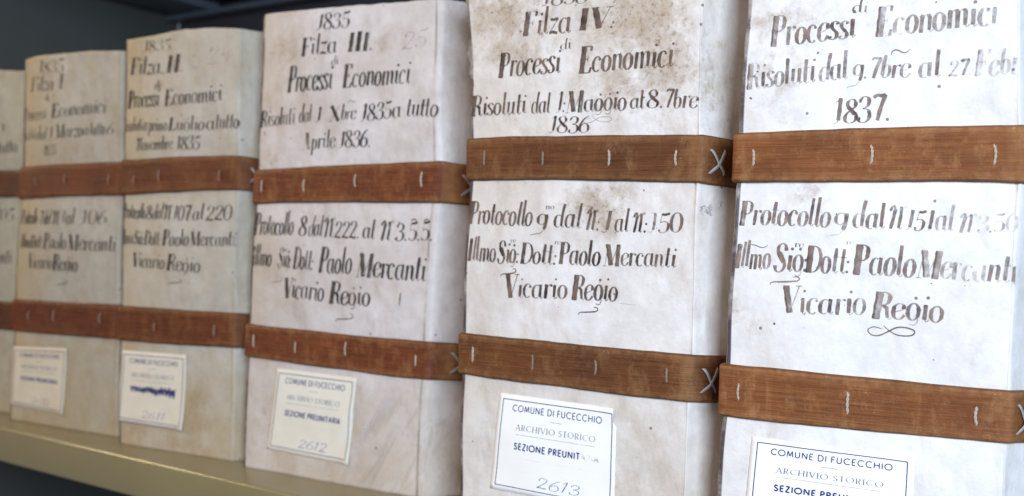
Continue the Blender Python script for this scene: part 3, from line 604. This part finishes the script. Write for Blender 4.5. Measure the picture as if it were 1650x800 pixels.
def disp(B, u, z):
    s = B['seed']
    UL, UR = lerp_table(B['L'], z), lerp_table(B['R'], z)
    t = min(1, max(0, (u - UL) / (UR - UL)))
    d = 0.0016 * noise.noise(Vector((u * 15, z * 11, s))) + 0.00030 * noise.noise(Vector((u * 48, z * 40, s + 5))) + 0.00006 * noise.noise(Vector((u * 110, z * 90, s + 9)))
    d += B['bulge'] * math.sin(math.pi * t)
    for (a, b, c, e) in B['straps']:
        m = (a + b + c + e) / 4
        d -= 0.0013 * math.exp(-((z - m) / 0.020) ** 2)
    if s == 41 and z < .065:    # long drag folds at the foot of this cover
        q = (u - .055) * 0.86 + (z) * -0.52
        d += 0.00045 * math.sin(q * 420 + 3 * noise.noise(Vector((u * 20, z * 20, 3)))) * max(0, min(1, (u - .06) / .02)) * min(1, max(0, (.065 - z) / .02)) * max(0, min(1, (.135 - u) / .02))
    return d

def section(B, z, off=0.0, depth=None, nf=70, rough=True):
    """horizontal outline of a cover at height z: [(x, y, u)] from back left round the front to back right"""
    D = depth or B['depth']; rR = B['rR']; a = math.radians(B['flare'])
    UL, UR = lerp_table(B['L'], z), lerp_table(B['R'], z)
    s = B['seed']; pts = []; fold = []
    if rough and off == 0.0:
        UL += .0009 * noise.noise(Vector((2.2, z * 26, s + 50))); UR += .0010 * noise.noise(Vector((6.2, z * 24, s + 60)))
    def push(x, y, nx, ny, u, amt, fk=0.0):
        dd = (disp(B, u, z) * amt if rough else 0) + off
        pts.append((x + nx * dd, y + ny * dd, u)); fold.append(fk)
    nl = 7
    for i in range(nl):
        y = D + (Y0 + RL - D) * (i / nl) ** 0.6
        w = 0.0006 * noise.noise(Vector((y * 30, z * 25, s + 20)))
        push(UL + w, y, -1, 0, UL - (y - Y0), 0.0)
    for i in range(5):
        t = math.radians(180 + 90 * i / 4)
        k = i / 4
        ja = 1.0 if s != 59 else (1.4 + 5.0 * max(0, min(1, (z - .2) / .01)))
        jag = ja * 0.00035 * noise.noise(Vector((3.1, z * 190, s))) + ja * 0.0004 * noise.noise(Vector((9.1, z * 60, s)))
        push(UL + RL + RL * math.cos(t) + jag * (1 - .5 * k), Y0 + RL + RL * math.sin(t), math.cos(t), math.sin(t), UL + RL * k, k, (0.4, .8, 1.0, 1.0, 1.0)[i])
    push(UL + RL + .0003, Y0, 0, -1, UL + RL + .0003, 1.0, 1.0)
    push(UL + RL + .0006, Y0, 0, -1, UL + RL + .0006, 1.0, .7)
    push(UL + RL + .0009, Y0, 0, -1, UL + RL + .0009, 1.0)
    for i in range(1, nf):
        u = UL + RL + (UR - rR - UL - RL) * i / nf
        push(u, Y0, 0, -1, u, 1.0)
    for i in range(8):
        t = -math.pi / 2 + (math.pi / 2 - a) * i / 7; k = i / 7
        push(UR - rR + rR * math.cos(t), Y0 + rR + rR * math.sin(t), math.cos(t), math.sin(t), UR - rR + rR * math.sin((math.pi / 2) * k), 1 - k, -1.0 if i == (0 if rR > .0025 else 2) else 0.0)
    cx, cy = UR - rR + rR * math.cos(-a), Y0 + rR + rR * math.sin(-a)
    fd = 0.030 if B['flare'] != 24 else .020
    for i in range(1, 13):
        q = fd * i / 12
        if q > D: break
        w = 0.0011 * noise.noise(Vector((q * 40, z * 16, s + 31))) * min(1, q / .006) + .0003 * noise.noise(Vector((q * 150, z * 60, s + 37))) * min(1, q / .004)
        x, y = cx + math.sin(a) * q, cy + math.cos(a) * q
        pts.append((x + (w + off) * math.cos(a), y - (w + off) * math.sin(a), UR + q))
    fold += [0.0] * (len(pts) - len(fold))
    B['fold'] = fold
    if D > .06:
        ex, ey = cx + math.sin(a) * fd, cy + math.cos(a) * fd
        for i in range(1, 5):
            y = ey + (D - ey) * i / 4
            pts.append((ex + off, y, UR + y))
    return pts

def put_front(B, extra=0.0):
    def put(u, z, lift):
        UL, UR = lerp_table(B['L'], z), lerp_table(B['R'], z)
        u = min(max(u, UL + .0004), UR - .0003)
        d = disp(B, u, z) + extra + lift
        du = u - (UR - B['rR'])
        if du > 0:
            rr = B['rR']; c = math.sqrt(max(0, rr * rr - du * du)) / rr; k = 1 - du / rr
            return (UR - rr + (rr + extra + lift + disp(B, u, z) * k) * du / rr, Y0 + rr - (rr + extra + lift + disp(B, u, z) * k) * c, z)
        dl = (UL + RL) - u
        if dl > 0:
            return (u, Y0 + RL - math.sqrt(max(0, RL * RL - dl * dl)) - extra - lift - disp(B, u, z) * (1 - dl / RL), z)
        return (u, Y0 - d, z)
    return put

def put_side(B, extra=0.0):
    a = math.radians(B['flare']); rR = B['rR']; s = B['seed']
    def put(q, z, lift):
        UR = lerp_table(B['R'], z)
        cx, cy = UR - rR + rR * math.cos(-a), Y0 + rR + rR * math.sin(-a)
        w = 0.0011 * noise.noise(Vector((q * 40, z * 16, s + 31))) * min(1, q / .006) + .0003 * noise.noise(Vector((q * 150, z * 60, s + 37))) * min(1, q / .004)
        o = w + extra + lift
        return (cx + math.sin(a) * q + o * math.cos(a), cy + math.cos(a) * q - o * math.sin(a), z)
    return put

def cover_mesh(B, mat, parent):
    lf, rf = [], []
    nz = 180; vs, fs = [], []; m = None
    for j in range(nz + 1):
        t = j / nz
        T = 0.283; sec = section(B, t * T, nf=90)
        m = len(sec); kt = max(0.0, (t - 0.86) / 0.14) ** 1.5
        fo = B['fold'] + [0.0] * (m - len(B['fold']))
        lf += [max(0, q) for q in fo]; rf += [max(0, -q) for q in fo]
        for (x, y, u) in sec:
            top = lerp_table(B['top'], u) + 0.0004 * noise.noise(Vector((u * 120, y * 60, B['seed'])))
            vs.append((x, y, t * T + (top - T) * kt))
    for j in range(nz):
        for i in range(m - 1):
            a = j * m + i
            fs.append((a, a + 1, a + 1 + m, a + m))
        fs.append((j * m + m - 1, j * m, (j + 1) * m, (j + 1) * m + m - 1))
    # turned-in head: inner ring, then the leaves a little lower
    base = nz * m
    cx = sum(v[0] for v in vs[base:]) / m; cy = sum(v[1] for v in vs[base:]) / m
    r1 = len(vs)
    for k, (sc, dz) in enumerate(((.985, .0), (.975, -.004))):
        for i in range(m):
            x, y, z = vs[base + i]
            vs.append((cx + (x - cx) * sc, cy + (y - cy) * sc, z + dz))
    for k in range(2):
        lo = base if k == 0 else r1; hi = r1 if k == 0 else r1 + m
        for i in range(m):
            n = (i + 1) % m
            fs.append((lo + i, lo + n, hi + n, hi + i))
    fs.append(tuple(r1 + m + i for i in range(m)))
    fs.append(tuple(range(m - 1, -1, -1)))
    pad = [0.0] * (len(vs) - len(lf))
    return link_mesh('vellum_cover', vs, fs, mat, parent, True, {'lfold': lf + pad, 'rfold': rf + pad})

def strap_mesh(B, S, mat, parent, idx):
    tL, bL, tR, bR = S; s = B['seed'] + idx * 13
    rows = [(0, -.0004, 1), (0, .0011, 1), (.022, .0020, 1), (.05, .0024, .5), (.10, .0025, .3), (.2, .0024, 0), (.35, .00235, 0), (.5, .0024, 0), (.65, .00235, 0), (.8, .0024, 0), (.90, .0025, .3), (.95, .0024, .5), (.978, .0020, 1), (1, .0011, 1), (1, -.0004, 1)]
    vs, fs, at = [], [], []; m = None
    for (v, off, e) in rows:
        ref = section(B, (bL + tL) / 2 + ((bR + tR) / 2 - (bL + tL) / 2) * .5, off, .055)
        m = len(ref)
        UL, UR = B['L'][0][1], B['R'][0][1]
        for i, (x, y, u) in enumerate(ref):
            t = min(1, max(0, (u - UL) / (UR - UL)))
            tt = tL + (tR - tL) * t; bb = bL + (bR - bL) * t
            side = max(0, u - lerp_table(B['R'], (tt + bb) / 2))
            bow = 0.0006 * math.sin(math.pi * t) * (1 if idx == 0 else -.6)
            wt = 0.00055 * noise.noise(Vector((u * 26, 1.7, s))) + 0.00022 * noise.noise(Vector((u * 110, 4.7, s)))
            wb = 0.00055 * noise.noise(Vector((u * 26, 7.7, s))) + 0.00022 * noise.noise(Vector((u * 110, 9.7, s)))
            zt = tt + bow + wt - side * .05; zb = bb + bow + wb - side * .03
            z = zb + (zt - zb) * v
            # slide x to follow the lean of the cover at this height
            zr = (tt + bb) / 2
            dl = lerp_table(B['L'], z) - lerp_table(B['L'], ((bL + tL) / 2 + ((bR + tR) / 2 - (bL + tL) / 2) * .5))
            dr = lerp_table(B['R'], z) - lerp_table(B['R'], ((bL + tL) / 2 + ((bR + tR) / 2 - (bL + tL) / 2) * .5))
            vs.append((x + dl * (1 - t) + dr * t, y, z)); at.append(e)
    nr = len(rows)
    for j in range(nr - 1):
        for i in range(m - 1):
            a = j * m + i
            fs.append((a, a + 1, a + 1 + m, a + m))
    return link_mesh('leather_strap', vs, fs, mat, parent, True, {'edge': at})

def tube(path, rad, sides=6, flat=1.0, nrm=Vector((0, -1, 0))):
    vs, fs = [], []; n = len(path)
    for i in range(n):
        p = Vector(path[i]); q = Vector(path[min(n - 1, i + 1)]) - Vector(path[max(0, i - 1)])
        q.normalize(); a = q.cross(nrm).normalized(); b = a.cross(q).normalized()
        r = rad[i] if isinstance(rad, list) else rad
        for k in range(sides):
            t = 2 * math.pi * k / sides
            vs.append(tuple(p + a * (r * math.cos(t)) + b * (r * flat * math.sin(t))))
    for i in range(n - 1):
        for k in range(sides):
            k2 = (k + 1) % sides
            fs.append((i * sides + k, i * sides + k2, (i + 1) * sides + k2, (i + 1) * sides + k))
    fs.append(tuple(range(sides - 1, -1, -1))); fs.append(tuple((n - 1) * sides + k for k in range(sides)))
    return vs, fs

def cord_stitch(B, u, z0, z1, parent, rnd, mat):
    """a short length of two-ply cord that comes out of one hole and dives into the next"""
    put = put_front(B, 0.0)
    V, F = [], []
    n = 22; bend = rnd.uniform(-.0011, .0011); R = rnd.uniform(.00030, .00040)
    for ply in range(2):
        pa = []
        for i in range(n + 1):
            t = i / n; z = z0 + (z1 - z0) * t
            arch = math.sin(math.pi * t) ** .35
            lift = -.0004 + .0032 * arch
            ang = t * math.pi * 5.2 + ply * math.pi
            pa.append(put(u + bend * math.sin(math.pi * t) + R * .75 * math.cos(ang), z, lift + R * .75 * math.sin(ang)))
        v, f = tube(pa, R, 6)
        b = len(V); V += v; F += [tuple(b + i for i in q) for q in f]
    # a frayed fibre
    return link_mesh('cord_stitch', V, F, mat, parent)

def cross_stitch(B, q, z, hw, hh, parent, rnd, frm=0):
    put = put_side(B, .0024)
    V, F = [], []
    for k, (a, b) in enumerate((((q - hw, z + hh), (q + hw, z - hh)), ((q - hw, z - hh), (q + hw, z + hh)))):
        pa = []
        for i in range(15):
            t = i / 14
            pa.append(put(a[0] + (b[0] - a[0]) * t, a[1] + (b[1] - a[1]) * t + .0004 * math.sin(t * 9 + k), -.0014 + (.0022 + .0009 * k * math.sin(math.pi * t)) * math.sin(math.pi * t) ** .3))
        v, f = tube(pa, .00095 + .0001 * k, 8, .4, Vector((1, -.1, 0)))
        bb = len(V); V += v; F += [tuple(bb + i for i in x) for x in f]
    return link_mesh('cross_stitch', V, F, M_THONG, parent)

def label_piece(B, key, corners, number, parent, strike=False, drop=()):
    TL, TR, BR, BL = corners
    ax = (TR[0] - TL[0], TR[1] - TL[1]); ay = (TL[0] - BL[0], TL[1] - BL[1])
    w, h = math.hypot(*ax), math.hypot(*ay)
    front = put_front(B, 0.0)
    rnd = random.Random(B['seed'])
    curl = {'IV': (.0, .0012, .0006, .0004), 'V': (.0003, .0006, 0, 0), 'III': (.0006, .0004, .0009, .0005), 'II': (.0005, .0006, .0010, .0006), 'I': (.0004, .0008, .0009, .0006)}[key]
    def P(s, t):   # s 0..1 left to right, t 0..-1 downwards
        u = TL[0] + ax[0] * s + ay[0] * t + (BR[0] - TR[0] - BL[0] + TL[0]) * s * (-t)
        z = TL[1] + ax[1] * s + ay[1] * t + (BR[1] - TR[1] - BL[1] + TL[1]) * s * (-t)
        return u, z
    def lift(s, t):
        d = 0.00028 + .00012 * math.sin(s * 7 + t * 5 + B['seed'])
        for (cs, ct, amt) in ((0, 0, curl[0]), (1, 0, curl[1]), (1, -1, curl[2]), (0, -1, curl[3])):
            d += amt * max(0, 1 - math.hypot((s - cs) * 1.4, t - ct) / .28) ** 2
        return d
    me = .045; mt = .06
    ns, nt = 30, 22; vs, fs = [], []
    for side in (0, 1):
        for j in range(nt + 1):
            for i in range(ns + 1):
                s = -me + (1 + 2 * me) * i / ns; t = -(-mt + (1 + 2 * mt) * j / nt)
                if key == 'IV' and s > 1.0: s = 1.0 + (s - 1.0) * (.15 if -t < .12 else .8)
                s += .0014 * math.sin(j * 2.1) * (i in (0, ns)); t += .0014 * math.sin(i * 1.7) * (j in (0, nt))
                u, z = P(s, t)
                vs.append(front(u, z, lift(min(1, max(0, s)), min(0, max(-1, t))) + (0 if side == 0 else -.00016)))
    N = (ns + 1) * (nt + 1)
    for side in (0, 1):
        for j in range(nt):
            for i in range(ns):
                a = side * N + j * (ns + 1) + i
                q = (a, a + ns + 1, a + ns + 2, a + 1)
                fs.append(q if side == 0 else q[::-1])
    ring = [i for i in range(ns + 1)] + [j * (ns + 1) + ns for j in range(1, nt + 1)] + [nt * (ns + 1) + i for i in range(ns - 1, -1, -1)] + [j * (ns + 1) for j in range(nt - 1, 0, -1)]
    for k in range(len(ring)):
        a, b = ring[k], ring[(k + 1) % len(ring)]
        fs.append((a, b, b + N, a + N))
    lab = link_mesh('paper_label', vs, fs, M_PAPER[key], parent)
    def put(s_, t_, l):   # ink on the label: (s in widths, t in heights) packed as metres
        s, t = s_ / w, t_ / h
        u, z = P(s, t)
        return front(u, z, lift(min(1, max(0, s)), min(0, max(-1, t))) + .00010 + l)
    org, X, Yv = (0, 0), (w, 0), (0, h)
    ik = Ink()
    def ln(a, b, wd, d=1.0, n=14):
        ik.ribbon([(w * (a[0] + (b[0] - a[0]) * i / n), h * (a[1] + (b[1] - a[1]) * i / n)) for i in range(n + 1)], [wd] * (n + 1), d)
    for a, b in (((0, 0), (1, 0)), ((1, 0), (1, -1)), ((1, -1), (0, -1)), ((0, -1), (0, 0))): ln(a, b, .00042)
    if key == 'II': ln((.02, -1.055), (.97, -1.05), .0004, .9)
    ik.build('printed_border', M_PRINT, lab, put)
    ik = Ink(); print_word(ik, 'COMUNE DI FUCECCHIO', org, X, Yv, .10, .81, -.125, .070, .00043, 1.0, sp=.16)
    ik.build('printed_heading', M_PRINT, lab, put)
    ik = Ink(); print_word(ik, 'ARCHIVIO STORICO', org, X, Yv, .15, .71, -.338, .064, .00034, .85, serif=True, sp=.20)
    ln((.45, -.195), (.56, -.195), .00022, .7, 4); ln((.15, -.39), (.86, -.388), .00020, .55)
    for y in (-.66, -.80): ln((.15, y), (.86, y), .00015, .22)
    ik.build('printed_subheading', M_GREY, lab, put)
    ik = Ink(); print_word(ik, 'SEZIONE PREUNITARIA', org, X, Yv, .145, .75, -.557, .068, .00062, 1.0, sp=.17, drop=drop)
    if strike:
        for k in range(3):
            pts = [(w * (.16 + .72 * i / 34 + .01 * k), h * (-.525 + (.022 + .05 * (i / 34)) * math.sin(i * 2.35 + k * 1.9) + .02 * math.sin(i * .5 + k))) for i in range(35)]
            ik.line(pts, .00055, rnd.uniform(.7, 1.0), .0006, False)
    ik.build('stamped_line', M_STAMP if strike else M_PRINT, lab, put)
    if number:
        ik = Ink(); ik.word(number, w * .37, h * -.955, w * .73, h * -.955, h * .118, 1.0 if key in ('III', 'IV') else .7, .22, .050, rnd)
        ik.build('handwritten_number', M_PEN, lab, put)
    return lab

def flourish(ik, kind, u0, z0, u1, z1, w):
    shapes = {'swash': [(0, .0), (.02, .22), (.12, .34), (.35, .38), (.7, .46), (.93, .56), (1, .8), (.9, 1.0), (.78, .92)],
              'bow': [(.30, .75), (.12, .9), (.0, .55), (.08, .12), (.25, .1), (.45, .55), (.62, .95), (.82, 1.0), (1, .75), (.97, .35), (.8, .2), (.6, .3), (.42, .75), (.34, 1.1)],
              'tilde': [(0, .0), (.03, .55), (.2, .95), (.42, .75), (.6, .4), (.8, .35), (1, .95)]}
    ik.line([(u0 + (u1 - u0) * x, z0 + (z1 - z0) * y) for x, y in shapes[kind]], w, .85)

INFO = {
 '0': ('vellum archive volume half cut off at the left edge of the picture', None, False, ()),
 'I': ('vellum archive volume titled Filza I, faded ink, paper label at its lower left', '26|0', False, ()),
 'II': ('vellum archive volume titled Filza II with blue scribble on its label', '26||', True, ()),
 'III': ('vellum archive volume titled Filza III, paper label numbered 2612', '26|2', False, ()),
 'IV': ('brown stained vellum archive volume titled Filza IV, label numbered 2613', '26|3', False, (15, 16, 17, 18)),
 'V': ('whitest and nearest vellum archive volume, dated 1837, at the right end', None, False, ()),
}
X_AT = {'0': (.006, .003, .006), 'I': (.009, .004, .006), 'II': (.0105, .0036, .0060), 'III': (.0175, .0068, .0078), 'IV': (.0090, .0050, .0072), 'V': (.0070, .0046, .0075)}
for b, B in BK.items():
    root = bpy.data.objects.new('archive_volume', None); COL.objects.link(root)
    root.location = (B['x'], B['y'], 0.0); root.rotation_euler = (0, 0, -B['yaw'])
    root.empty_display_size = .02
    label, number, strike, drop = INFO[b]
    root['label'] = label; root['category'] = 'archive volume'; root['group'] = 'archive volumes standing on the shelf'
    rnd = random.Random(B['seed'])
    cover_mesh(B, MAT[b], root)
    put = put_front(B, 0.00016)
    for line, words in WORDS[b].items():
        ik = Ink()
        for (txt, u0, z0, u1, z1, h, fade) in words:
            if txt == 'di' and b != 'V': h *= 1.45
            stem = {'IV': .094, 'V': .098}.get(b, .092)
            if b in ('I', 'II', '0'): fade = min(1.05, .42 + .68 * fade)
            ik.word(txt, u0, z0, u1, z1, h, fade * .95, .09, stem, rnd)
        if b == 'IV':
            if line == 'name': flourish(ik, 'swash', .0210, .1285, .0300, .1332, .0007)
            if line == 'office':
                flourish(ik, 'swash', .0655, .1118, .0758, .1162, .0007); ik.line([(.0865, .1188), (.0955, .1182)], .00016, .6)
            if line == 'dates': flourish(ik, 'bow', .0635, .2052, .0790, .2082, .00018)
        if b == 'V':
            if line == 'name': flourish(ik, 'swash', .0200, .1308, .0325, .1348, .0007); flourish(ik, 'tilde', .0095, .1462, .0185, .1480, .0004)
            if line == 'office': flourish(ik, 'bow', .0610, .1118, .0790, .1160, .0006)
            if line == 'dates': flourish(ik, 'tilde', .0665, .2268, .0738, .2290, .0005)
        if b == 'III':
            if line == 'office': flourish(ik, 'swash', .0705, .0962, .0838, .1018, .0006)
            if line == 'name': flourish(ik, 'swash', .0185, .1165, .0270, .1215, .0003)
            if line == 'subject': pass
            if line == 'dates': flourish(ik, 'tilde', .0735, .2282, .0795, .2300, .0004); ik.line([(.0060, .2135), (.0066, .2105)], .0006, .8)
            if line == 'protocol':
                for uu in (.1225, .1312): ik.line([(uu, .1580), (uu + .0022, .1592), (uu + .0040, .1578)], .0007, 1)
        if b == 'II' and line == 'office': flourish(ik, 'swash', .0410, .1118, .0530, .1162, .0006)
        if b == 'I' and line == 'office': flourish(ik, 'swash', .0440, .1048, .0560, .1098, .0006)
        ik.build('handwriting', INK[b], root, put)
    if b == 'III':
        ik = Ink(); ik.word('25', .1105, .2580, .1270, .2590, .0105, .75, .25, .03, rnd)
        ik.build('pencil_number', M_PENCIL, root, put)
        ik = Ink(); ik.line([(.1178, .1165), (.1172, .1085)], .0011, .55, .0006)
        ik.build('ink_blot', INK[b], root, put)
    if b == 'II':
        ik = Ink(); ik.word('24', .0660, .2600, .0860, .2615, .0125, .65, .25, .035, rnd); ik.line([(.052, .262), (.056, .2585), (.060, .2600)], .0006, .6)
        ik.build('pencil_number', M_PENCIL, root, put)
    if b == 'IV':
        ik = Ink(); ik.word('26', .0105, .0415, .0160, .0415, .0050, .75, .1, .06, rnd); ik.word('IV', .0105, .0345, .0160, .0345, .0048, .75, .1, .04, rnd)
        ik.build('pencil_number', M_PENCIL, root, put_side(B, .0001))
        ik = Ink(); rr = random.Random(4)
        for k in range(14):
            q0 = .0010 + rr.random() * .006; zz = .1625 + rr.random() * .004 - q0 * .1
            ik.line([(q0, zz), (q0 + rr.uniform(.0005, .002), zz + rr.uniform(-.002, .002)), (q0 + rr.uniform(.001, .003), zz + rr.uniform(-.002, .002))], .0007, .6)
        ik.word('8', .0125, .1640, .0142, .1640, .0045, .7, .2, .08, rr)
        ik.build('ink_blot', M_PENCIL, root, put_side(B, .0001))
    # small ink specks of different sizes on the vellum
    ik = Ink(); rr = random.Random(B['seed'] * 3)
    for k in range(26):
        u = rr.uniform(.004, .108); z = rr.choice([rr.uniform(.012, .060), rr.uniform(.102, .165), rr.uniform(.205, .27)])
        r = rr.choice([.00016, .00022, .0003, .00045])
        ik.line([(u, z), (u + rr.uniform(-1, 1) * r * 2.2, z + rr.uniform(-1, 1) * r * 2.2)], r * 1.6, rr.uniform(.6, 1), .0002, False)
    ik.build('ink_specks', INK[b if b != 'V' else 'IV'], root, put)['kind'] = 'stuff'
    straps = []
    for i, S in enumerate(B['straps']):
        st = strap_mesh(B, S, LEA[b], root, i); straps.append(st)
        q, hw, hh = X_AT[b]
        zc = (S[2] + S[3]) / 2 - .0012
        cross_stitch(B, q, zc, hw * .92, hh * .86, st, rnd)
    for (u0, z0, u1, z1) in STITCH.get(b, []):
        zm = (z0 + z1) / 2
        st = straps[0] if zm > .14 else straps[1]
        cord_stitch(B, (u0 + u1) / 2, max(z0, z1), min(z0, z1), st, rnd, M_CORD if (b in ('V', 'III') or rnd.random() < .5) and b not in ('I', 'II') else M_CORD_OLD)
    if b in LABELS:
        label_piece(B, b, LABELS[b], number, root, strike, drop)

# ------------------------------------------------------------------ the steel shelving the row stands in
rack = bpy.data.objects.new('steel_shelving', None); COL.objects.link(rack)
rack.location = (-.3, .57, -.0256)
rack['label'] = 'olive and dark grey painted steel shelving the volumes stand in'
rack['category'] = 'shelving'
def rbox(name, x0, x1, y0, y1, z0, z1, mat, bevel=.0015):
    return box_mesh(name, x0 + .3, x1 + .3, y0 - .57, y1 - .57, z0 + .0256, z1 + .0256, mat, rack, bevel)
rbox('shelf_board', -.979, .42, .418, .718, -.0256, 0.0, M_SHELF, .0022)
rbox('side_panel', -.984, -.9795, .40, .719, -.45, .70, M_PANEL, .0008)
rbox('back_panel', -.979, .42, .7205, .724, -.45, .70, M_BACK, .0008)
rbox('upper_shelf', -.979, .42, .4185, .718, .398, .430, M_UNDER, .0015)
rbox('shelf_stiffener', -.968, -.905, .425, .715, .3895, .3975, M_STIFF, .0008)
rbox('shelf_stiffener', -.9785, .41, .700, .7165, .3835, .3890, M_STIFF, .0008)
rbox('lower_shelf', -.979, .42, .4185, .718, -.44, -.415, M_UNDER, .0015)
print('objects', len(bpy.data.objects))
